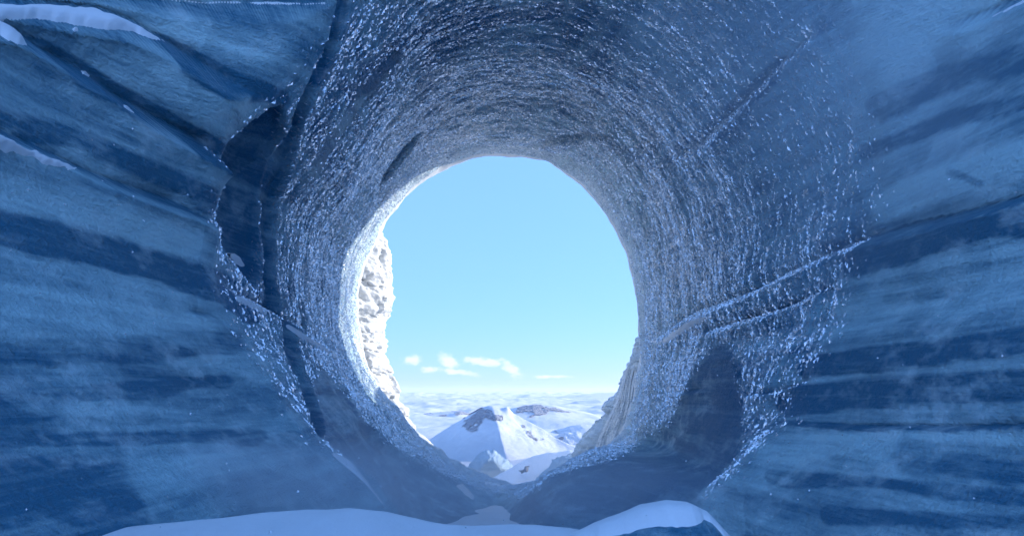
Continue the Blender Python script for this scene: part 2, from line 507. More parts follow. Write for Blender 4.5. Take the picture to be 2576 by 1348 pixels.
for key, (pl, h, w) in CREASE.items():
    pa = np.array(pl, float)
    wob = 2.5 * fbm(px * 0.02, 0 * px, 0, 3, 41)
    d = py - poly_y(pl, px) + wob            # >0 below the crease
    x0, x1 = pa[0, 0], pa[-1, 0]
    e = min(170.0, 0.4 * (min(x1, 2600) - max(x0, 0))) if key != 'l2' else 60.0
    fade = sstep(x0, x0 + e if x0 > 0 else x0 + 1, px) * (1 - sstep(x1 - e if x1 < 2570 else x1 + 1, x1 + (0 if x1 < 2570 else 2), px))
    fade = fade * in_front * (zone < 2)
    hh = h * np.clip(Yv / 8.0, 0.8, 1.8)
    below = np.exp(-np.maximum(d, 0) / w) * sstep(-6, 10, d)
    above = np.exp(-np.maximum(-d, 0) / (w * 0.35)) * (1 - sstep(-10, 6, d))
    disp += fade * hh * (0.75 * below - 0.55 * above)
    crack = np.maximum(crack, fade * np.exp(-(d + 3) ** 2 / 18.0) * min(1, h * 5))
disp -= 0.05 * crack

NICHE = [(538, 405), (560, 350), (610, 302), (665, 263), (700, 254), (712, 290), (713, 350), (700, 425), (682, 480), (668, 540), (658, 610),
         (652, 690), (640, 725), (605, 690), (570, 645), (545, 615), (522, 560), (512, 500), (524, 445)]
BAND = [(880, -60), (862, 30), (815, 150), (762, 265), (722, 380), (692, 480), (676, 580), (676, 700), (698, 800), (730, 900), (765, 985), (800, 1090)]
BAND2 = [(1000, 130), (900, 250), (820, 370), (790, 430)]
SM_LL = [(775, 965), (790, 915), (830, 940), (880, 1000), (930, 1058), (990, 1118), (1060, 1168), (1130, 1206), (1200, 1236), (1345, 1240), (1320, 1345),
         (1000, 1345), (920, 1215), (860, 1155), (808, 1100), (785, 1030)]
SM_LR = [(1868, 850), (1872, 1110), (1785, 1250), (1785, 1345), (1230, 1345), (1340, 1235), (1420, 1185), (1500, 1158), (1600, 1112), (1675, 1060), (1720, 990),
         (1765, 915), (1815, 850)]
front = in_front & (zone < 2)
lip_in = np.where(front, sdist(LIP, px, py + 14 * fbm(px * 0.012, py * 0.012, 2, 3, 79)), -500.0)
wobx = px + 7 * fbm(px * 0.012, py * 0.012, 0, 2, 77); woby = py + 7 * fbm(px * 0.012, py * 0.012, 5.5, 2, 78)
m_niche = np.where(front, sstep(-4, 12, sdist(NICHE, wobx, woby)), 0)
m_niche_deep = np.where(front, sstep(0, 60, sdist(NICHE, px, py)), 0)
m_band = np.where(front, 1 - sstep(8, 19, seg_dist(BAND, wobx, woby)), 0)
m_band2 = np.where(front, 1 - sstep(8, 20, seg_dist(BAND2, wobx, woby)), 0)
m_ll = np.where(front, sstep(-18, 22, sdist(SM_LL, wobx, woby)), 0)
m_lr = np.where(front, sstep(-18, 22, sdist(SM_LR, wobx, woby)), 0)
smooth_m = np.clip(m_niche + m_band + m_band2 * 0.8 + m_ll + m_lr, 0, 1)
disp -= 0.22 * m_niche + 0.35 * m_niche_deep + 0.20 * m_band
# rounded lip roll on both sides
disp += 0.10 * np.exp(-((Yv - 9.7) / 0.5) ** 2) * (np.abs(np.cos(th))[:, None] > 0.25)
# scalloped surface
scal = 1 - np.abs(fbm(Yv / 0.13, arc / 0.30, 0, 2, 21))
scal2 = fbm(Yv / 0.42, arc / 0.7, 0, 3, 25)
lipf = sstep(-40, 30, lip_in)
scal_m = np.where(zone < 2, lipf, 0.3) * (1 - smooth_m) * (1 - 0.75 * sstep(20.3, 21.6, Yv))
disp += scal_m * (0.045 * (scal - 0.75) + 0.05 * scal2)
# chipped outline of the exit
disp += 0.10 * fbm(th[:, None] * 9 + 0 * Yv, Yv * 0.5, 0, 4, 33) * sstep(20.5, 22.0, Yv) * (zone < 3)
P0 = P.copy()
P = P - er[:, None, :] * disp[..., None]
P[..., 2] += 0.12 * np.clip(crack, 0, 1) * 0

# tone and frost masks carried by the vertices; crease and corner shade is painted in
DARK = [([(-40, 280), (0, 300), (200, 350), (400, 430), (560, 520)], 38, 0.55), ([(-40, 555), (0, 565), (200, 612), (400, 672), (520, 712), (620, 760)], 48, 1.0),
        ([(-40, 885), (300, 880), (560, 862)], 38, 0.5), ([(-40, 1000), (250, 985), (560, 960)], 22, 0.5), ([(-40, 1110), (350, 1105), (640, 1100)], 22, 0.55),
        ([(-60, 1230), (150, 1230), (240, 1270)], 120, 0.55), ([(-60, 1040), (80, 1030)], 110, 0.45),  # low left corner: broad shade painted into the ice tone
        ([(400, 100), (480, 140), (600, 192), (700, 240)], 26, 0.9), ([(90, 105), (180, 160), (300, 236), (420, 298), (530, 358)], 24, 1.0),  # strips above the left creases: overhang shadow painted into the tone
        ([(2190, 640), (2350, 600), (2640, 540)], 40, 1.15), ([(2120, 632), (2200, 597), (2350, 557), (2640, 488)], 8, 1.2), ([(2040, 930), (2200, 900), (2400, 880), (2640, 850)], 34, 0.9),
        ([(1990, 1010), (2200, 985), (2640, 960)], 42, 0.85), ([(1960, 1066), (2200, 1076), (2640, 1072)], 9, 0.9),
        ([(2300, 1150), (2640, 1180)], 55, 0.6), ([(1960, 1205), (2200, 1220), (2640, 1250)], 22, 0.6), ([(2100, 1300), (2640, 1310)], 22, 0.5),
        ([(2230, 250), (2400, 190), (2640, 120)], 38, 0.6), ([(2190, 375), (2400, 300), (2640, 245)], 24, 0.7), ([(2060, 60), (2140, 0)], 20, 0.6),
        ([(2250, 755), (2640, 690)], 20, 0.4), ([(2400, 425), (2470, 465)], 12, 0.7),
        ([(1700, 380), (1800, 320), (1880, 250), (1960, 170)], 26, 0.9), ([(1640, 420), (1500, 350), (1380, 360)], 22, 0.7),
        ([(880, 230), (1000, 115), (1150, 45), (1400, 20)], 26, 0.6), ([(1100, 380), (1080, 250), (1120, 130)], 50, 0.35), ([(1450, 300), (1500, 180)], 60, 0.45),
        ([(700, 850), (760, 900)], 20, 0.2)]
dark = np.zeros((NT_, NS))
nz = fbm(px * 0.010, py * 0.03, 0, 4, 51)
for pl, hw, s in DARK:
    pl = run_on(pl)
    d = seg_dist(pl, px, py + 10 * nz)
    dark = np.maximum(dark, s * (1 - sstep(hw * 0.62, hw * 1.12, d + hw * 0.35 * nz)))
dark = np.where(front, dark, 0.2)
dark = np.clip(dark + 0.50 * m_niche + 0.40 * m_ll + 0.55 * m_lr + 0.45 * m_band + 0.9 * crack, 0, 1.2)  # crease lines are darkened as well, their shade put into the colour
dark = dark - 0.65 * np.where(front, 1 - sstep(25, 75, seg_dist([(2240, 500), (2400, 450), (2640, 380)], px, py)), 0)
dark = dark - 0.3 * np.where(front, 1 - sstep(120, 320, np.hypot(px - 2080, py - 260)), 0)
dark = dark - 0.6 * np.where(front, 1 - sstep(40, 130, seg_dist([(2250, 60), (2420, 30)], px, py)), 0)
LIGHT = [([(2080, 800), (2300, 760), (2640, 720)], 60, 0.40), ([(1940, 1130), (2200, 1120), (2640, 1115)], 34, 0.40), ([(2150, 700), (2350, 660), (2640, 620)], 16, 0.3),
         ([(120, 160), (250, 230), (420, 330)], 30, 0.0), ([(-20, 740), (250, 790), (480, 830)], 46, 0.30), ([(250, 140), (420, 190), (560, 260)], 50, 0.25), ([(420, 40), (700, 90)], 45, 0.3)]
for pl, hw, q_ in LIGHT:
    pl = run_on(pl)
    dark = dark - q_ * np.where(front, 1 - sstep(hw * 0.6, hw * 1.2, seg_dist(pl, px, py + 10 * nz) + hw * 0.3 * nz), 0)
dark = dark - 0.45 * np.where(front, 1 - sstep(25, 70, seg_dist([(-20, 470), (200, 520), (420, 590)], px, py)), 0)
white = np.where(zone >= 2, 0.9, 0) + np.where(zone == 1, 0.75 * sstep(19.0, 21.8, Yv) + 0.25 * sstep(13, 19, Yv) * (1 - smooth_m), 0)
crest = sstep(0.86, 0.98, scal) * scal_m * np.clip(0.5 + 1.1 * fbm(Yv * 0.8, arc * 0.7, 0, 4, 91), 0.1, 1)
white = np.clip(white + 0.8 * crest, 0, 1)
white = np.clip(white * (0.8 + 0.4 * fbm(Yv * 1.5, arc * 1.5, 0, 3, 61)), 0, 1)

N = grid_normals(np.concatenate([P[-1:], P, P[:1]], 0))[1:-1]
flip = np.sum(N[NT_ // 2, 100] * (-er[NT_ // 2])) < 0
if flip: N = -N
Fq = grid_faces(NT_, NS, True)
if flip: pass
fi = Fq[:, 0] // NS; fj = Fq[:, 0] % NS
fpx = px[fi, fj]; fpy = py[fi, fj]; fz = zone[fi, fj]; fY = Yv[fi, fj]
part = np.full(len(Fq), 'none____________')
part[fz == 3] = 'outer_face'
part[fz == 2] = 'exit_rim'
part[fz == 1] = 'tunnel_lining'
flk = fz == 0
left = np.cos(th)[fi] < 0
lay = np.zeros(len(Fq), int)
for k in ('l1', 'l2', 'l3'):
    lay += (fpy > poly_y(CREASE[k][0], fpx) - 2)
lay += fpy > poly_y([(0, 610), (520, 715), (800, 860)], fpx)
lay += fpy > poly_y([(0, 890), (600, 880)], fpx)
lay_r = np.zeros(len(Fq), int)
for pl in (CREASE['r7'][0], CREASE['r1'][0], CREASE['r6'][0], [(2000, 900), (2576, 860)], [(1900, 1200), (2576, 1230)]):
    lay_r += fpy > poly_y(pl, fpx)
def tidy(l, msk, order):
    g = np.zeros((NT_, NS), int); g[fi, fj] = np.where(msk, l, 0)
    gg = g[order]; gg = np.maximum.accumulate(gg, 0)
    gg[:, -26:] = gg[:, -27:-26]                  # beside and behind the camera the layers simply run on
    out = np.zeros_like(g); out[order] = gg
    return out[fi, fj]
ol = np.argsort((th - np.pi / 2) % (2 * np.pi)); orr = np.argsort((np.pi / 2 - th) % (2 * np.pi))
lay = tidy(lay, flk & left, ol[:NT_ // 2]) ; lay_r = tidy(lay_r, flk & ~left, orr[:NT_ // 2])
root = tag(empty('ice_tunnel', (0, 16, -3)), 'blue glacier ice wall with a round frosted tunnel through it', 'ice tunnel')
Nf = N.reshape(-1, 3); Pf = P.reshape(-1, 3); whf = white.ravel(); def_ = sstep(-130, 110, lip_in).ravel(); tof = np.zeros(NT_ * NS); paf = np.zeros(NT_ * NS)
_k = (zone.ravel() < 2)
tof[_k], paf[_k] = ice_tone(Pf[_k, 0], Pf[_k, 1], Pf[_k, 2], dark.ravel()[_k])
def cut(mask, name, mat):
    f = Fq[mask]
    if len(f) == 0: return
    idx, inv = np.unique(f, return_inverse=True)
    f = inv.reshape(f.shape)
    return mesh_np(name, Pf[idx], f[:, ::-1] if not flip else f, mat, root, True, {'tone': tof[idx], 'pale': paf[idx], 'white': whf[idx], 'deep': def_[idx]}, Nf[idx])
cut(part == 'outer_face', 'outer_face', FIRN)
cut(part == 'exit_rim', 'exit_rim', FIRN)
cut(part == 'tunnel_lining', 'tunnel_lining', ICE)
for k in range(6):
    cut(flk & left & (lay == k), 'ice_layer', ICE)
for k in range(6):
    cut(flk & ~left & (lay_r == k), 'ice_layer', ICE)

bvh_faces = Fq[(fz < 2) & (fY > 0.3)]
BVH = BVHTree.FromPolygons([tuple(v) for v in Pf.tolist()], bvh_faces.tolist())
def ray(pxx, pyy):
    d = Vector(((pxx - CX) / F, 1.0, (HY - pyy) / F)).normalized()
    h, n, i, dist = BVH.ray_cast(Vector((0, 0, 0)), d)
    if h is None: return None, None
    if n.dot(d) > 0: n = -n
    return h, n

# ------------------------------------------------------------------ frost crests on the scalloped tunnel ice
def frost_crests(count):
    seg = np.linalg.norm(np.roll(P, -1, 0) - P, axis=-1)[:, :-1] * np.linalg.norm(P[:, 1:] - P[:, :-1], axis=-1)
    ctr = 0.5 * (Yv[:, 1:] + Yv[:, :-1])
    vis_w = np.where((zone[:, :-1] == 1) | ((zone[:, :-1] == 0) & (ctr > 5.0)), 1.0, 0)
    dpx_ = px[:, :-1]
    lipw = 0.004 * sstep(-90, -40, lip_in[:, :-1]) + sstep(-75, 110, lip_in[:, :-1]) ** 1.4 * (0.8 + 0.2 * sstep(20, 160, lip_in[:, :-1])) * (1 + 0.5 * (dpx_ > 1620))
    # the right side keeps frost further out of the mouth
    rimd = np.where(front[:, :-1], sdist(NICHE, px[:, :-1], py[:, :-1]), -500.0)
    lipw = lipw + 0.35 * np.exp(-((rimd + 16) / 16.0) ** 2) * (px[:, :-1] < 700)
    patch = 0.55 + 0.75 * fbm(ctr * 0.8, arc[:, :-1] * 0.7, 0, 4, 91)
    farw = 1.0 - 0.9 * sstep(20.6, 21.6, ctr)
    pw = seg * (np.clip(ctr, 1.0, 30.0) / 14.0) ** 0.2 * vis_w * lipw * np.clip(patch, 0.32, 1.15) * (1 - np.clip(smooth_m[:, :-1], 0, 1)) ** 2 * farw * (0.7 + 0.5 * sstep(11, 18, ctr))
    dpx, dpy = px[:, :-1], py[:, :-1]
    pw = pw * ((dpx > -60) & (dpx < 2640) & (dpy > -120) & (dpy < 1400))
    c = np.cumsum(pw.ravel()); c /= c[-1]
    pick = np.searchsorted(c, rng.random(count))
    i = pick // (NS - 1); j = pick % (NS - 1)
    a = rng.random(count); b = rng.random(count)
    i2 = (i + 1) % NT_
    p = (P[i, j] * (1 - a)[:, None] + P[i2, j] * a[:, None]) * (1 - b)[:, None] + (P[i, j + 1] * (1 - a)[:, None] + P[i2, j + 1] * a[:, None]) * b[:, None]
    n = N[i, j]
    tc = P[(i + 2) % NT_, j] - P[i, j]; tc /= np.linalg.norm(tc, axis=-1, keepdims=True)
    ta = np.cross(n, tc); ta *= np.sign(ta[:, 1:2] + 1e-9)            # along the tunnel, towards the exit
    yaw = rng.normal(0, 0.20, count)
    u = tc * np.cos(yaw)[:, None] + ta * np.sin(yaw)[:, None]
    w = np.cross(u, n); w *= np.sign(np.sum(w * ta, -1, keepdims=True))
    Ls = np.exp(rng.normal(math.log(0.025), 0.44, count)) * (1.0 + 0.20 * sstep(14, 9.5, p[:, 1]))
    Ls = np.clip(Ls, 0.009, 0.055)
    Ws = Ls * rng.uniform(0.15, 0.29, count)
    Hs = Ls * rng.uniform(0.40, 0.75, count)
    bend = Ls * rng.normal(0.14, 0.12, count)
    K = 5
    V = np.zeros((count, 5, 3))
    V[:, 0] = p - u * Ls[:, None] - w * bend[:, None] - n * 0.006
    V[:, 2] = p + u * (Ls * rng.uniform(0.7, 1.2, count))[:, None] - w * bend[:, None] - n * 0.006
    V[:, 1] = p - w * Ws[:, None] - n * 0.006
    V[:, 3] = p + w * (Ws * 0.8)[:, None] - n * 0.006
    V[:, 4] = p + n * Hs[:, None] - w * (0.2 * Ws)[:, None] + u * (Ls * rng.normal(0, 0.25, count))[:, None]
    faces = ((np.arange(count) * 5)[:, None, None] + np.array([(0, 1, 4), (1, 2, 4), (2, 3, 4), (3, 0, 4)])[None]).reshape(-1, 3)
    tone = np.repeat(np.clip(rng.beta(2.4, 1.0, count) * 1.15, 0.15, 1), K)
    o = mesh_np('frost_crests', V.reshape(-1, 3), faces, FROST, root, False, {'tone': tone})
    tag(o, 'pale frost crests dotted over the scalloped tunnel ice', kind='stuff')
frost_crests(236000)

# ------------------------------------------------------------------ snow lying on ledges and cracks
def drape(poly, name, label, thick=0.06, step=3.0, group=None, mat=None, rag=4.0, caster=ray, cat='snow patch'):
    pa = np.array(poly, float)
    x0, y0 = pa.min(0) - step * 2; x1, y1 = pa.max(0) + step * 2
    xs = np.arange(x0, x1 + step, step); ys = np.arange(y0, y1 + step, step)
    gx, gy = np.meshgrid(xs, ys, indexing='ij')
    sd = sdist(poly, gx + rag * fbm(gx * 0.07, gy * 0.07, 1.0, 3, 5), gy + rag * fbm(gx * 0.07, gy * 0.07, 7.0, 3, 6))
    ok = sd > -step * 1.6
    Vv = np.zeros(gx.shape + (3,)); Of = np.zeros(gx.shape + (3,)); good = np.zeros(gx.shape, bool); dep = np.zeros(gx.shape)
    for i, j in zip(*np.nonzero(ok)):
        h, n = caster(gx[i, j], gy[i, j])
        if h is None: continue
        off = -0.02 + (thick + 0.05) * float(sstep(-step, 14, sd[i, j]))
        dirv = (n + Vector((0, 0, 0.6)) - h.normalized() * 0.7).normalized()
        Vv[i, j] = h; Of[i, j] = dirv * off; good[i, j] = True
    big = min(gx.shape) > 26 or max(gx.shape) > 80
    if not big: Of *= 1.5
    for A, reps in ((Vv, 8 if big else 1), (Of, 5 if big else 1)):               # settle the snow: even out the ribs of the ice below
        for _ in range(reps):
            acc = A * good[..., None]; cnt = good.astype(float)
            for ax in (0, 1):
                for sh in (1, -1):
                    gs = np.roll(good, sh, ax); near_ = gs & (np.abs(np.roll(Vv, sh, ax)[..., 1] - Vv[..., 1]) < 0.6)
                    acc = acc + np.roll(A, sh, ax) * near_[..., None]; cnt = cnt + near_
            A[good] = (acc / np.maximum(cnt, 1)[..., None])[good]
    Vv = Vv + Of; dep = Vv[..., 1]
    nu, nv = gx.shape
    fc = grid_faces(nu, nv)
    g = good.ravel(); dp = dep.ravel()
    keep = g[fc].all(1)
    keep &= (dp[fc].max(1) - dp[fc].min(1)) < 0.35
    fc = fc[keep]
    if len(fc):                                       # keep the one connected piece
        lab = np.arange(nu * nv)
        for _ in range(400):
            mn = lab[fc].min(1); new = lab.copy()
            for c_ in range(4): np.minimum.at(new, fc[:, c_], mn)
            if (new == lab).all(): break
            lab = new
        ids, cnt_ = np.unique(lab[fc[:, 0]], return_counts=True)
        fc = fc[lab[fc[:, 0]] == ids[cnt_.argmax()]]
    if len(fc) == 0:
        print('no faces', label); return
    idx, inv = np.unique(fc, return_inverse=True)
    o = mesh_np(name, Vv.reshape(-1, 3)[idx], inv.reshape(fc.shape)[:, ::-1], mat or SNOW)
    tag(o, label, cat, group)
    return o

G = 'snow lying on the ice ledges'
drape([(-40, 16), (120, 16), (240, 22), (332, 57), (400, 96), (442, 122), (405, 108), (372, 96), (330, 80), (250, 76), (180, 62), (90, 50), (40, 52), (-40, 62)],
      'snow_patch', 'broad white snow tongue on the uppermost left ledge, the largest snow patch on the ice', 0.06, 3.0, G, rag=5)
drape([(-40, 40), (0, 62), (40, 84), (62, 100), (78, 122), (40, 112), (0, 92), (-40, 70)], 'snow_patch', 'short snow wedge at the left picture edge just under the broad snow tongue', 0.08, 3, G)
drape([(-40, 320), (0, 340), (60, 372), (130, 398), (196, 424), (196, 434), (130, 420), (70, 394), (20, 384), (-40, 376)], 'snow_patch', 'long ragged snow streak on the left ledge halfway up the wall', 0.08, 2.6, G, rag=9)
drape([(214, 434), (228, 442), (238, 454), (226, 450)], 'snow_patch', 'tiny snow scrap next to the end of the long ragged snow streak', 0.05, 1.6, G, rag=1)
drape([(236, 446), (258, 460), (276, 462), (258, 450)], 'snow_patch', 'tiny snow scrap furthest right beyond the long ragged snow streak', 0.05, 1.6, G, rag=1)
drape([(170, -6), (340, -4), (500, 2), (700, 4), (835, 6), (835, 14), (700, 14), (520, 10), (340, 2)], 'snow_patch', 'thin straight snow strip along the top picture edge above the left ice', 0.07, 3, G)
drape([(176, 68), (198, 70), (202, 82), (184, 82)], 'snow_patch', 'small round snow clump just under the broad snow tongue', 0.06, 1.8, G, rag=1.5)
drape([(198, 172), (216, 180), (231, 192), (222, 196), (205, 188)], 'snow_patch', 'upper of three short snow slivers in the long diagonal crease', 0.06, 1.8, G, rag=1)
drape([(302, 254), (322, 268), (346, 286), (336, 288), (312, 275)], 'snow_patch', 'middle of three short snow slivers in the long diagonal crease', 0.06, 1.8, G, rag=1)
drape([(390, 306), (408, 316), (422, 326), (412, 324), (398, 317)], 'snow_patch', 'lower of three short snow slivers in the long diagonal crease', 0.05, 1.6, G, rag=1)
drape([(566, 634), (584, 634), (602, 646), (620, 668), (606, 672), (584, 662), (572, 648)], 'snow_patch', 'grey snow patch lying at the foot of the dark smooth niche', 0.06, 2.4, G)
drape([(576, 732), (612, 746), (660, 770), (690, 790), (675, 794), (630, 776), (600, 762)], 'snow_patch', 'slim snow streak in the crack left of the dark vertical groove', 0.06, 2, G, rag=2)
drape([(708, 798), (745, 825), (800, 858), (850, 888), (876, 912), (850, 906), (800, 878), (760, 856), (722, 826)], 'snow_patch', 'slim snow streak in the crack right of the dark vertical groove', 0.06, 2.4, G, rag=2)
drape([(470, 783), (510, 793), (538, 806), (550, 826), (535, 816), (500, 800)], 'snow_patch', 'faint snow sliver on the low ledge left of the frosted lip', 0.05, 2, G, rag=1.5)
drape([(1618, 856), (1662, 853), (1732, 803), (1800, 778), (1860, 752), (1800, 790), (1740, 826), (1680, 862), (1640, 868)], 'snow_patch', 'pale snow seam along the crack on the right tunnel wall', 0.05, 2.6, G, rag=3)
drape([(1988, 768), (2040, 752), (2062, 742), (2050, 756), (2010, 772)], 'snow_patch', 'small snow sliver under the overlapping layer on the right wall', 0.05, 1.8, G, rag=1)
drape([(2482, 44), (2520, 26), (2600, -14), (2600, -2), (2540, 28), (2492, 48)], 'snow_patch', 'white snow sliver in the top right corner of the ice', 0.07, 2, G, rag=1.5)
drape([(2068, 36), (2100, 12), (2135, -8), (2118, 10), (2086, 30)], 'snow_patch', 'thin snow sliver at the top edge above the frosted right wall', 0.06, 1.8, G, rag=1)

# ------------------------------------------------------------------ ground in and before the tunnel
CREST = [(-200, 1362), (140, 1340), (330, 1324), (500, 1305), (700, 1286), (870, 1279), (960, 1288), (1050, 1312), (1100, 1322), (1180, 1327), (1350, 1326),
         (1450, 1336), (1560, 1370), (1700, 1410), (1900, 1440), (2800, 1500)]
gx = np.linspace(-7.5, 7.5, 200); gy = np.concatenate([np.linspace(-7, 3.5, 24), np.linspace(3.6, 10.5, 110), np.linspace(10.6, 24, 60)])
GX, GY = np.meshgrid(gx, gy, indexing='ij')
YC = 5.4 + 0.3 * np.sin(GX * 0.5)
cz = (HY - np.interp(CX + F * GX / YC, [c[0] for c in CREST], [c[1] for c in CREST])) / F * YC
fr = np.clip((YC - GY), 0, None); bkd = np.clip(GY - YC, 0, None)
floor_z = -2.45 - 0.10 * (GY - 12) - 0.28 * np.exp(-((GX + 0.8) / 1.5) ** 2) * 0 
GZ = np.where(GY <= YC, cz - 0.045 * fr ** 1.2, floor_z + (cz - floor_z) * np.exp(-(bkd / 1.6) ** 1.7))
GZ += 0.05 * fbm(GX * 0.5, GY * 0.35, 0, 4, 13) * (0.3 + sstep(0.2, 2, np.abs(GY - YC))) + 0.012 * fbm(GX * 3, GY * 1.5, 0, 3, 14)
ground = mesh_np('ground', np.stack([GX, GY, GZ], -1), grid_faces(200, len(gy)), SNOW)
tag(ground, 'blue-shaded snow drift across the foreground before the tunnel', kind='structure')

BVG = BVHTree.FromPolygons([tuple(v) for v in np.stack([GX, GY, GZ], -1).reshape(-1, 3).tolist()], grid_faces(200, len(gy)).tolist())
def ray_all(a, b):
    h, n = ray(a, b)
    d = Vector(((a - CX) / F, 1.0, (HY - b) / F)).normalized()
    h2, n2, i, dist = BVG.ray_cast(Vector((0, 0, 0)), d)
    if h2 is not None and (h is None or h2.y < h.y): return h2, (n2 if n2.dot(d) < 0 else -n2)
    return h, n
# ice mound at the lower right with its snow cap
MC = [(1380, 1420), (1440, 1350), (1500, 1318), (1560, 1296), (1620, 1273), (1680, 1264), (1730, 1268), (1780, 1290), (1830, 1345), (1900, 1420)]
YM = 5.0
nx, ny = 120, 80
mx = np.linspace((1370 - CX) / F * YM, (1910 - CX) / F * YM, nx); my = np.linspace(3.2, 6.6, ny)
MX, MY = np.meshgrid(mx, my, indexing='ij')
top = -0.05 + (HY - np.interp(CX + F * MX / YM, [c[0] for c in MC], [c[1] for c in MC])) / F * YM
base_z = -1.5
dy = (MY - YM)
MZ = base_z + (top - base_z) * np.where(dy < 0, np.sqrt(np.clip(1 - (dy / 0.55) ** 2, 0, 1)), np.exp(-(np.clip(dy, 0, None) / 0.7) ** 2))
MZ += 0.03 * fbm(MX * 2, MY * 2, 0, 4, 71)
mound = mesh_np('ice_mound', np.stack([MX, MY, MZ], -1), grid_faces(nx, ny), ICE, None, True,
                ice_attrs(np.stack([MX, MY, MZ], -1), 0.55, 0.0))
tag(mound, 'rounded blue ice mound in the lower right foreground under a snow cap', 'ice mound')
BVM = BVHTree.FromPolygons([tuple(v) for v in np.stack([MX, MY, MZ], -1).reshape(-1, 3).tolist()], grid_faces(nx, ny).tolist())
def ray_m(a, b):
    d = Vector(((a - CX) / F, 1.0, (HY - b) / F)).normalized()
    h, n, i, dist = BVM.ray_cast(Vector((0, 0, 0)), d)
    if h is None: return None, None
    return h, (n if n.dot(d) < 0 else -n)
def ray_mt(a, b):                       # looks at the mound from above so that the cap wraps over its crest
    X = (a - CX) / F * YM
    v = (b - 1200) / 150.0
    return None, None
# cap in plan: follows the crest, wraps forward a little
kx = np.linspace((1400 - CX) / F * YM, (1835 - CX) / F * YM, 140); ks = np.linspace(0, 1, 24)
KX, KS = np.meshgrid(kx, ks, indexing='ij')
bot = np.interp(CX + F * KX / YM, [1400, 1480, 1560, 1640, 1720, 1760, 1790, 1835], [1352, 1334, 1314, 1297, 1291, 1284, 1296, 1350])
crest_py = np.interp(CX + F * KX / YM, [c[0] for c in MC], [c[1] for c in MC])
drop = np.clip((bot - crest_py) / F * YM, 0.012, None) + 0.02 * fbm(KX * 6, 0 * KX, 0, 3, 72)
topk = -0.05 + (HY - crest_py) / F * YM
hgt = np.clip(topk - base_z, 0.1, None)
yfront = YM - 0.55 * np.sqrt(np.clip(1 - (1 - drop / hgt) ** 2, 0, 1))
KY = yfront + (5.7 - yfront) * KS
ddy = KY - YM
KZ = base_z + (topk - base_z) * np.where(ddy < 0, np.sqrt(np.clip(1 - (ddy / 0.55) ** 2, 0, 1)), np.exp(-(np.clip(ddy, 0, None) / 0.7) ** 2))
KZ += 0.03 * fbm(KX * 2, KY * 2, 0, 4, 71)
KZ += -0.02 + 0.07 * np.sqrt(np.clip(KS * 6, 0, 1)) * np.clip((1 - KS) * 5, 0, 1)
cap = mesh_np('snow_drift', np.stack([KX, KY, KZ], -1), grid_faces(140, 24), SNOW)
tag(cap, 'curved white snow cap lying over the lower right ice mound', 'snow drift')

# snow ridge on the near left lip, and patches on the tunnel floor
drape([(820, 1125), (862, 1146), (890, 1165), (915, 1195), (935, 1222), (990, 1290), (1003, 1308), (985, 1296), (925, 1226), (896, 1196), (866, 1172), (838, 1148)],
      'snow_patch', 'snow ribbon running down the low left lip of the tunnel mouth', 0.08, 2.6, G, rag=2)
drape([(1140, 1218), (1165, 1214), (1180, 1228), (1196, 1248), (1192, 1262), (1176, 1250), (1158, 1234)], 'snow_patch', 'hooked snow patch low on the left side of the tunnel floor', 0.05, 2.4, G, rag=2, caster=ray_all)
drape([(1205, 1206), (1240, 1212), (1300, 1226), (1255, 1226), (1220, 1222)], 'snow_patch', 'flat snow patch lying along the exit sill', 0.05, 2.4, G, rag=2, caster=ray_all)

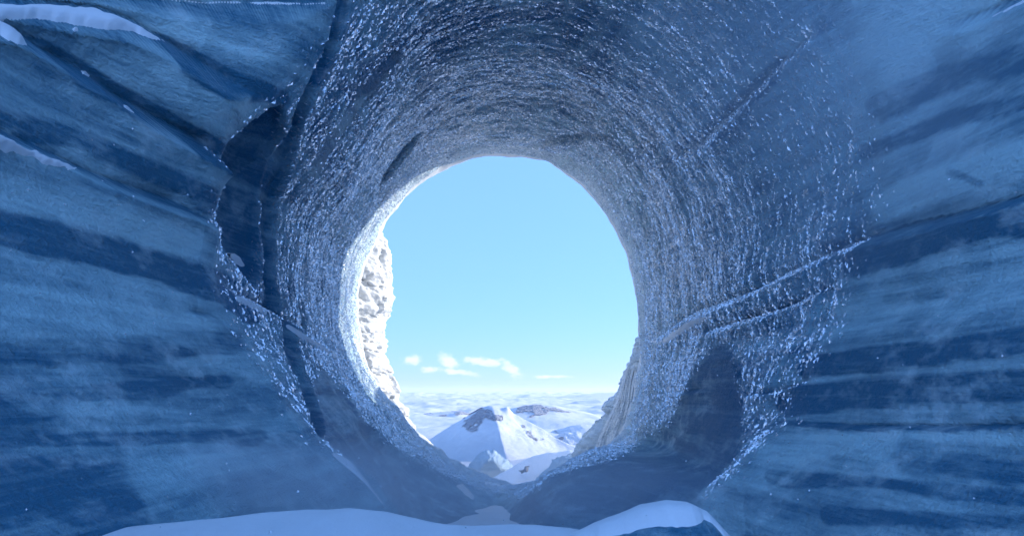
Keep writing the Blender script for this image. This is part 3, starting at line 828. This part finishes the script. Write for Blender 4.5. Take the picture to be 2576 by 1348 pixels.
# ------------------------------------------------------------------ beyond the exit
def cliff(edge, Yc, side, depth, name_layers, root_, mat, seed, cuts, amp=0.25, foot=None):
    """a wall of ice whose free vertical edge follows EDGE (picture units, top to bottom) at distance Yc; it runs away to SIDE (-1 left, +1 right)."""
    e = np.array(edge, float)
    nz_, nu = 300, 120
    yy = np.linspace(e[0, 1], e[-1, 1], nz_)
    ex = np.interp(yy, e[:, 1], e[:, 0])
    X = (ex - CX) / F * Yc; Z = (HY - yy) / F * Yc
    u = np.linspace(-1, 1, nu)
    # nose section: u=-1 near camera far along the side, u=0 the free edge, u=1 far side
    ang = u * math.pi * 0.5
    offx = side * depth * (1 - np.cos(ang)) ** 1.0 * 1.6
    offy = depth * np.sin(ang)
    PX = X[:, None] + offx[None]; PY = Yc + offy[None] + 0 * PX; PZ = Z[:, None] + 0 * PX
    nrm = np.stack([-side * np.cos(ang), np.sin(ang), 0 * ang], -1)[None]
    lay_ = fbm(PZ * 1.6 + 0.25 * fbm(PX, PY, PZ * 0.5, 2, seed + 3), 0.15 * PX, 0.2 * PY, 3, seed)
    d = amp * (0.9 * np.abs(lay_) - 0.25 + 0.35 * fbm(PX * 2.2, PY * 2.2, PZ * 2.8, 4, seed + 5))
    zl = PZ / 0.62 + 1.3 * fbm(PX * 0.5, PY * 0.5, PZ * 0.7, 3, seed + 8)
    k_ = np.floor(zl); fr_ = zl - k_
    bl = PY / 0.9 + 0.37 * k_ + 0.35 * fbm(PY * 0.8, PZ * 0.8, 0, 2, seed + 9); kb = np.floor(bl); fb = bl - kb
    blk = _hash(k_.astype(np.int64), kb.astype(np.int64), 0 * kb.astype(np.int64), seed) - 0.5
    gap = np.minimum(np.minimum(fr_, 1 - fr_) * 0.62, np.minimum(fb, 1 - fb) * 0.9)
    d = d * 0.9 + amp * (0.55 * blk - 0.6 * np.exp(-gap / 0.03) * np.clip(0.3 + 1.6 * fbm(PY, PZ * 0.6, 0, 3, seed + 12), 0, 1)) + amp * 0.5 * np.abs(fbm(PY * 4, PZ * 5, PX * 4, 4, seed + 14))
    d *= np.clip(np.minimum(np.arange(nz_)[:, None], 30) / 30.0, 0.1, 1)
    V = np.stack([PX, PY, PZ], -1) + nrm * d[..., None]
    V[0] = V[0] * np.array([1, 1, 1]) 
    fc = grid_faces(nz_, nu)
    Nn = grid_normals(V)
    sgn = np.sign(np.sum(Nn[150, 60] * nrm[0, 60]))
    Nn = Nn * sgn
    row = fc[:, 0] // nu
    cz_ = [e[0, 1]] + list(cuts) + [e[-1, 1] + 1]
    for a, b in zip(cz_[:-1], cz_[1:]):
        r0 = np.searchsorted(yy, a); r1 = np.searchsorted(yy, b)
        msk = (row >= r0) & (row < r1)
        f = fc[msk]; idx, inv = np.unique(f, return_inverse=True)
        f = inv.reshape(f.shape)
        zz = V.reshape(-1, 3)[idx]
        mesh_np(name_layers, zz, f if sgn > 0 else f[:, ::-1], mat, root_, True,
                ice_attrs(zz, np.clip(-lay_.ravel()[idx] * 1.5, 0, 0.7), 0.3), Nn.reshape(-1, 3)[idx])
pil = tag(empty('ice_pillar', at(930, 1100, 26)), 'sunlit white ice pillar outside the left edge of the tunnel exit', 'ice pillar')
cliff([(905, 520), (948, 566), (964, 588), (976, 606), (984, 642), (979, 662), (988, 692), (984, 722), (989, 746), (981, 780), (968, 800), (970, 852), (966, 885), (980, 930),
       (990, 962), (1001, 1002), (1020, 1042), (1050, 1090), (1085, 1118), (1100, 1180)], 27.0, -1, 2.6, 'ice_block', pil, FIRN, 200, (662, 735, 800, 850, 925), 0.34)
clf = tag(empty('ice_cliff', at(1480, 1200, 27)), 'grey shaded ice cliff outside the right edge of the tunnel exit', 'ice cliff')
cliff([(1640, 800), (1606, 850), (1585, 895), (1574, 935), (1562, 965), (1556, 984), (1528, 1010), (1510, 1024), (1520, 1040), (1500, 1060), (1470, 1092), (1442, 1130), (1428, 1178),
       (1420, 1215), (1415, 1260)], 28.0, 1, 3.0, 'ice_block', clf, ICE_PALE, 300, (1035, 1120), 0.30)
# draped folds of ice against the cliff
cu = np.linspace(0, 1, 120); cv = np.linspace(0, 1, 70)
CU, CV = np.meshgrid(cu, cv, indexing='ij')
lx = np.interp(CV, [0, 0.35, 0.7, 1], [1572, 1548, 1508, 1486]); rx = np.interp(CV, [0, 0.35, 0.7, 1], [1640, 1640, 1640, 1640]); yyv = 930 + CV * 235
cxp = lx + (rx - lx) * CU
cYd = 25.2 + 1.2 * (1 - CU) ** 2
fold = 0.10 * fbm(CU * 26 + 1.5 * fbm(CU * 3, CV * 2, 0, 2, 409), CV * 1.3, 0, 4, 411) + 0.10 * fbm(CU * 9, CV * 9, 0, 3, 412)
CP = np.stack([(cxp - CX) / F * cYd, cYd + fold, (HY - yyv) / F * cYd], -1)
mesh_np('ice_curtain', CP, grid_faces(120, 70), ICE_PALE, clf, True, ice_attrs(CP, 0.0, 0.8))

# snow mound with a dark layered face, just outside the sill
mnd = tag(empty('snow_mound', at(1340, 1215, 46)), 'snow covered mound with a dark rough ice face outside the tunnel exit', 'snow mound')
def hill_grid(cxp, ybase, Yc, wpx, dep, prof_pts, n=(110, 70), seed=0, rough=0.04, back=1.0):
    """ridge whose skyline follows PROF_PTS (picture units) at distance Yc, sloping down to the front and back."""
    p = np.array(prof_pts, float)
    X = np.linspace(p[0, 0], p[-1, 0], n[0]); 
    xw = (X - CX) / F * Yc; zt = (HY - np.interp(X, p[:, 0], p[:, 1])) / F * Yc; zb = (HY - ybase) / F * Yc
    v = np.linspace(-1, 1, n[1])
    XX = xw[:, None] + 0 * v[None]
    YY = Yc + dep * v[None] * np.where(v > 0, back, 1.0)[None] + 0 * XX
    s = 1 - np.abs(v) ** 1.15
    ZZ = zb + (zt[:, None] - zb) * s[None]
    amp = rough * (zt.max() - zb)
    sc_ = 6.0 / max(dep, 1e-3)
    ZZ = ZZ + amp * fbm(XX * sc_ * 0.5, YY * sc_ * 0.5, 0, 5, seed) * np.clip(s * 3, 0, 1)[None] * np.clip((zt[:, None] - zb) / (zt.max() - zb) * 3, 0, 1)
    return np.stack([XX, YY, ZZ], -1)
V = hill_grid(0, 1232, 46, 0, 5.0, [(1215, 1232), (1237, 1204), (1260, 1190), (1300, 1165), (1340, 1147), (1380, 1138), (1432, 1131), (1470, 1135), (1500, 1150)], seed=500)
mesh_np('snow_cover', V, grid_faces(110, 70), SNOW, mnd)
# rough face: polygon on the front of the mound, pushed proud
def face_block(poly, Yc, dY, name, parent, mat, seed, step=2.0, amp=0.15, lean=0.0):
    pa = np.array(poly, float); x0, y0 = pa.min(0); x1, y1 = pa.max(0)
    xs = np.arange(x0 - step * 2, x1 + step * 3, step); ys = np.arange(y0 - step * 2, y1 + step * 3, step)
    A, B = np.meshgrid(xs, ys, indexing='ij')
    sd = sdist(poly, A + 5 * fbm(A * 0.09, B * 0.09, 0, 3, seed), B + 5 * fbm(A * 0.09, B * 0.09, 4, 3, seed + 1))
    D = Yc + dY * (1 - np.sqrt(np.clip(sstep(-step * 2, 26, sd), 0, 1))) + amp * fbm(A * 0.05, B * 0.25, 0, 4, seed + 2) + lean * (B - y0)
    Pp = np.stack([(A - CX) / F * D, D, (HY - B) / F * D], -1)
    fc = grid_faces(*A.shape); ok = (sd.ravel() > -step * 2)[fc].all(1); fc = fc[ok]
    idx, inv = np.unique(fc, return_inverse=True)
    return mesh_np(name, Pp.reshape(-1, 3)[idx], inv.reshape(fc.shape)[:, ::-1], mat, parent, True,
                   ice_attrs(Pp.reshape(-1, 3)[idx], 0.35, 0.15))
face_block([(1345, 1216), (1352, 1200), (1368, 1186), (1384, 1172), (1392, 1158), (1412, 1148), (1436, 1142), (1446, 1150), (1438, 1180), (1424, 1205), (1400, 1222), (1366, 1226)],
           40.5, 2.5, 'ice_face', mnd, ICE_PALE, 520)
face_block([(1304, 1183), (1318, 1180), (1322, 1170), (1330, 1172), (1326, 1186), (1310, 1188)], 42.6, 0.8, 'rock_outcrop', mnd, ROCK, 530, 1.2)
ib = face_block([(1178, 1190), (1186, 1165), (1204, 1146), (1222, 1135), (1238, 1134), (1256, 1144), (1282, 1166), (1290, 1180), (1276, 1196), (1240, 1210), (1200, 1206)],
                58.0, 6.0, 'ice_block', None, ICE_PALE, 540)
tag(ib, 'smooth grey triangular ice face at the foot of the snow peak', 'ice block')
sm = hill_grid(0, 1226, 30, 0, 1.6, [(1330, 1226), (1344, 1217), (1362, 1205), (1382, 1198), (1404, 1195), (1424, 1200), (1440, 1212)], n=(60, 40), seed=560, rough=0.02)
tag(mesh_np('snow_cushion', sm, grid_faces(60, 40), SNOW), 'small smooth snow cushion behind the right end of the exit sill', 'snow mound')

# terrain: one sheet from the foot of the glacier to the horizon
az = np.radians(np.concatenate([np.linspace(-180, -24, 30)[:-1], np.linspace(-24, 24, 330), np.linspace(24, 180, 30)[1:]]))
rr = np.concatenate([np.linspace(26, 400, 30)[:-1], np.geomspace(400, 12000, 280)])
AZ, RR = np.meshgrid(az, rr, indexing='ij')
TX = RR * np.sin(AZ); TY = RR * np.cos(AZ)
TZ = np.maximum(-0.147 * RR, -61.0) + 0.0
wv = sstep(380, 700, RR)
amp = 6.0 + 14.0 * sstep(900, 2500, RR) + 20 * sstep(3000, 9000, RR)
TZ = TZ + wv * amp * (fbm(TX / 190, TY / 420, 0, 5, 800) + 0.35 * np.abs(fbm(TX / 60, TY / 110, 0, 4, 810)))
TZ = TZ + 34.0 * sstep(5000, 12000, RR)
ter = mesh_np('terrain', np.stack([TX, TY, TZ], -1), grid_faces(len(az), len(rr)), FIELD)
tag(ter, 'wide wind-packed snow plain reaching to the horizon', kind='structure')

# the snow peak
n = 200
q = np.linspace(-1, 1, n)
QX, QY = np.meshgrid(q * 95, q * 120, indexing='ij')
phi = np.arctan2(QY, QX); dd = np.hypot(QX, QY * 0.75)
PKX, PKY, PKZ = (1236 - CX) / F * 700, 700.0, (HY - 1020) / F * 700
ridge = np.zeros_like(phi)
for a, s, w in ((math.radians(-20), 0.24, 0.28), (math.radians(172), 0.12, 0.45), (math.radians(-82), 0.22, 0.30), (math.radians(70), 0.16, 0.5)):
    dphi = np.angle(np.exp(1j * (phi - a)))
    ridge += s * np.exp(-np.abs(dphi) / w)
slope = 0.86 - ridge
H = slope * (np.sqrt(dd ** 2 + 14.0 ** 2) - 14.0)
H = H * (1.0 - 0.0012 * dd)
rough_ = 2.2 * fbm(QX / 22, QY / 30, 0, 5, 900) * sstep(4, 30, dd) + 0.4 * np.abs(fbm(QX / 7, QY / 9, 0, 4, 905))
PZ_ = PKZ - H + rough_
# small cornice tooth right of the top
PZ_ += 4.0 * np.exp(-(((QX - 17) / 4.0) ** 2 + ((QY + 10) / 8.0) ** 2))
PZ_ = np.maximum(PZ_, -66 + 0 * PZ_)
MV = np.stack([QX + PKX, QY + PKY, PZ_], -1)
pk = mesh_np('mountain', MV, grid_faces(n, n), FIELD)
tag(pk, 'snow peak with a rocky top rising from the plain seen through the tunnel', kind='structure')
mpx, mpy = px_of(MV)
def rock_on(MV, poly, thr, seed, fs, name, parent, lift):
    a, b = px_of(MV)
    nn = fbm(MV[..., 0] / fs, MV[..., 1] / (fs * 1.6), MV[..., 2] / fs, 4, seed)
    m_ = (sdist(poly, a, b) + 40 * nn > thr + 5)
    fc = grid_faces(*MV.shape[:2]); ok = m_.ravel()[fc].all(1); fc = fc[ok]
    if len(fc) == 0: return
    idx, inv = np.unique(fc, return_inverse=True)
    W = MV.reshape(-1, 3)[idx].copy(); W[:, 2] += lift * (1.2 + fbm(W[:, 0] / 3, W[:, 1] / 3, 0, 3, seed + 2))
    return mesh_np(name, W, inv.reshape(fc.shape), ROCK, parent, False)
rock_on(MV, [(1150, 1078), (1165, 1055), (1185, 1035), (1205, 1020), (1225, 1016), (1250, 1024), (1260, 1045), (1252, 1066), (1232, 1058), (1212, 1072), (1180, 1088)], 2.0, 920, 9, 'rock_outcrop', pk, 0.7)
rock_on(MV, [(1300, 1062), (1318, 1066), (1340, 1090), (1362, 1112), (1340, 1100), (1316, 1080)], 3.0, 925, 6, 'rock_outcrop', pk, 0.5)

def hill(prof_pts, ybase, Yc, dep, seed, label, rough=0.12, rocks=None, n=(160, 80)):
    V = hill_grid(0, ybase, Yc, 0, dep, prof_pts, n=n, seed=seed, rough=rough)
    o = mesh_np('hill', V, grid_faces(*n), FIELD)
    tag(o, label, kind='structure')
    if rocks:
        rock_on(V, rocks, 1.0, seed + 7, 25, 'rock_outcrop', o, 0.8)
hill([(1180, 1062), (1230, 1040), (1290, 1026), (1340, 1017), (1390, 1018), (1440, 1028), (1490, 1038), (1530, 1052), (1580, 1066)], 1068, 1300, 260, 1000,
     'long low ridge with a rocky crest behind the snow peak', 0.12, [(1290, 1026), (1340, 1016), (1400, 1018), (1440, 1028), (1400, 1034), (1330, 1046), (1300, 1040)])
hill([(1360, 1112), (1390, 1100), (1420, 1092), (1450, 1088), (1480, 1092), (1520, 1110)], 1135, 760, 60, 1010, 'low rock-strewn rise right of the snow peak', 0.2,
     [(1380, 1104), (1420, 1092), (1462, 1090), (1470, 1110), (1450, 1120), (1430, 1106), (1400, 1116)])
hill([(1020, 1052), (1050, 1044), (1090, 1038), (1130, 1036), (1160, 1034), (1190, 1042), (1220, 1050)], 1058, 1700, 200, 1020, 'low grey hill on the plain left of the snow peak', 0.2,
     [(1060, 1046), (1100, 1038), (1160, 1036), (1180, 1042), (1120, 1046)])
hill([(1000, 1016), (1040, 1010), (1100, 1006), (1150, 1004), (1200, 1012), (1240, 1018)], 1022, 3200, 500, 1030, 'faint far swell of snow left on the plain', 0.2)
hill([(1330, 1010), (1400, 998), (1470, 990), (1540, 986), (1620, 984), (1700, 990)], 1012, 6000, 1500, 1040, 'pale blue far hill on the right horizon', 0.12)
hill([(1400, 1022), (1450, 1008), (1500, 1002), (1560, 1004), (1640, 1016)], 1028, 3600, 700, 1050, 'lavender hill in front of the far right hill', 0.15)
hill([(1400, 1084), (1430, 1072), (1460, 1066), (1500, 1070), (1550, 1084)], 1090, 980, 90, 1060, 'rounded snow rise between the rocky rise and the long ridge', 0.15)

# ------------------------------------------------------------------ haze over the plain
HZ = NT('haze_air')
HZ.t.nodes.remove(HZ.b)
pv = HZ.n('VolumePrincipled')
pv.inputs['Color'].default_value = (0.90, 0.94, 1.0, 1)
pv.inputs['Density'].default_value = 0.00005
pv.inputs['Anisotropy'].default_value = 0.2
HZ.l(pv.outputs[0], HZ.out.inputs['Volume'])
hv = [(x, y, z) for x in (-13000, 13000) for y in (-13000, 13000) for z in (-90, 62)]
hf = [(0, 1, 3, 2), (4, 6, 7, 5), (0, 4, 5, 1), (2, 3, 7, 6), (0, 2, 6, 4), (1, 5, 7, 3)]
hz = mesh_np('haze', hv, hf, HZ.m, None, False)
tag(hz, 'thin pale frosty air over the snow plain', kind='stuff')

# ------------------------------------------------------------------ blown snow in the air
def ellipsoid(name, c, r, mat, seg=(24, 14)):
    u = np.linspace(0, 2 * np.pi, seg[0], endpoint=False); v = np.linspace(0.001, np.pi - 0.001, seg[1])
    U, W = np.meshgrid(u, v, indexing='ij')
    q = np.stack([np.cos(U) * np.sin(W), np.sin(U) * np.sin(W), np.cos(W)], -1)
    o = mesh_np(name, q.reshape(-1, 3), grid_faces(seg[0], seg[1], True)[:, ::-1], mat)
    o.location = c; o.scale = r
    return o
def puff_material(name, density, scale, lo, hi, colr, seed, soft=0.9, stretch=(1, 1, 1), aniso=0.2, power=1.0):
    m = NT(name); m.t.nodes.remove(m.b)
    p = m.n('VolumePrincipled'); p.inputs['Color'].default_value = (*colr, 1); p.inputs['Anisotropy'].default_value = aniso
    tc = m.n('TexCoord'); mp = m.n('Mapping'); mp.inputs['Location'].default_value = (seed * 3.7, seed * 1.3, seed * 2.1); mp.inputs['Scale'].default_value = stretch
    m.l(tc.outputs['Object'], mp.inputs[0])
    nz = m.noise(scale, 5, 0.62, mp.outputs[0], 0.3)
    ln = m.n('VectorMath', operation='LENGTH'); m.l(tc.outputs['Object'], ln.inputs[0])
    fall = m.math('SUBTRACT', 1.0, ln.outputs['Value'], True)
    v = m.ramp(m.math('ADD', nz, m.math('MULTIPLY', fall, soft)), lo, hi)
    v = m.math('MULTIPLY', v, m.ramp(fall, 0.0, 0.25))
    m.l(m.math('MULTIPLY', v, density), p.inputs['Density'])
    m.l(p.outputs[0], m.out.inputs['Volume'])
    return m.m
MI = [((-0.6, 9.2, -1.35), (5.0, 3.0, 1.0), 0.24, 'drifting veil of blown snow low across the tunnel mouth'),
      ((3.7, 8.2, 3.8), (3.2, 2.8, 3.4), 0.12, 'pale veil of blown snow before the upper right ice'),
      ((-2.4, 6.6, -1.0), (1.9, 1.0, 0.7), 0.8, 'wisp of blown snow over the foreground drift on the left')]
for k, (c, r, dens, lab) in enumerate(MI):
    o = ellipsoid('snow_mist', c, r, puff_material('blown_snow', dens, 1.5, 0.55, 1.15, (0.92, 0.96, 1.0), k + 11, 0.8))
    tag(o, lab, kind='stuff')
# single flakes in the air
nfl = 420
fy = rng.uniform(2.2, 9.0, nfl); fxp = rng.uniform(0, 2576, nfl); fyp = rng.uniform(300, 1340, nfl)
cf = np.stack([(fxp - CX) / F * fy, fy, (HY - fyp) / F * fy], -1)
rad = rng.uniform(0.0012, 0.0034, nfl) * np.sqrt(fy)
octa = np.array([(1, 0, 0), (-1, 0, 0), (0, 1, 0), (0, -1, 0), (0, 0, 1), (0, 0, -1)], float)
of = np.array([(0, 2, 4), (2, 1, 4), (1, 3, 4), (3, 0, 4), (2, 0, 5), (1, 2, 5), (3, 1, 5), (0, 3, 5)])
keepf = (np.hypot(cf[:, 0], cf[:, 2]) < 3.2) & (np.hypot((fxp - 1250) / 390, (fyp - 800) / 440) > 1)
cf = cf[keepf]; rad = rad[keepf]
VV = cf[:, None] + octa[None] * rad[:, None, None] * rng.uniform(0.6, 1.4, (len(cf), 1, 3))
fl = mesh_np('airborne_snow', VV.reshape(-1, 3), ((np.arange(len(cf)) * 6)[:, None, None] + of[None]).reshape(-1, 3), FROST, None, False, {'tone': np.full(len(cf) * 6, 0.9)})
tag(fl, 'tiny snow flakes drifting in the air before the ice', kind='stuff')
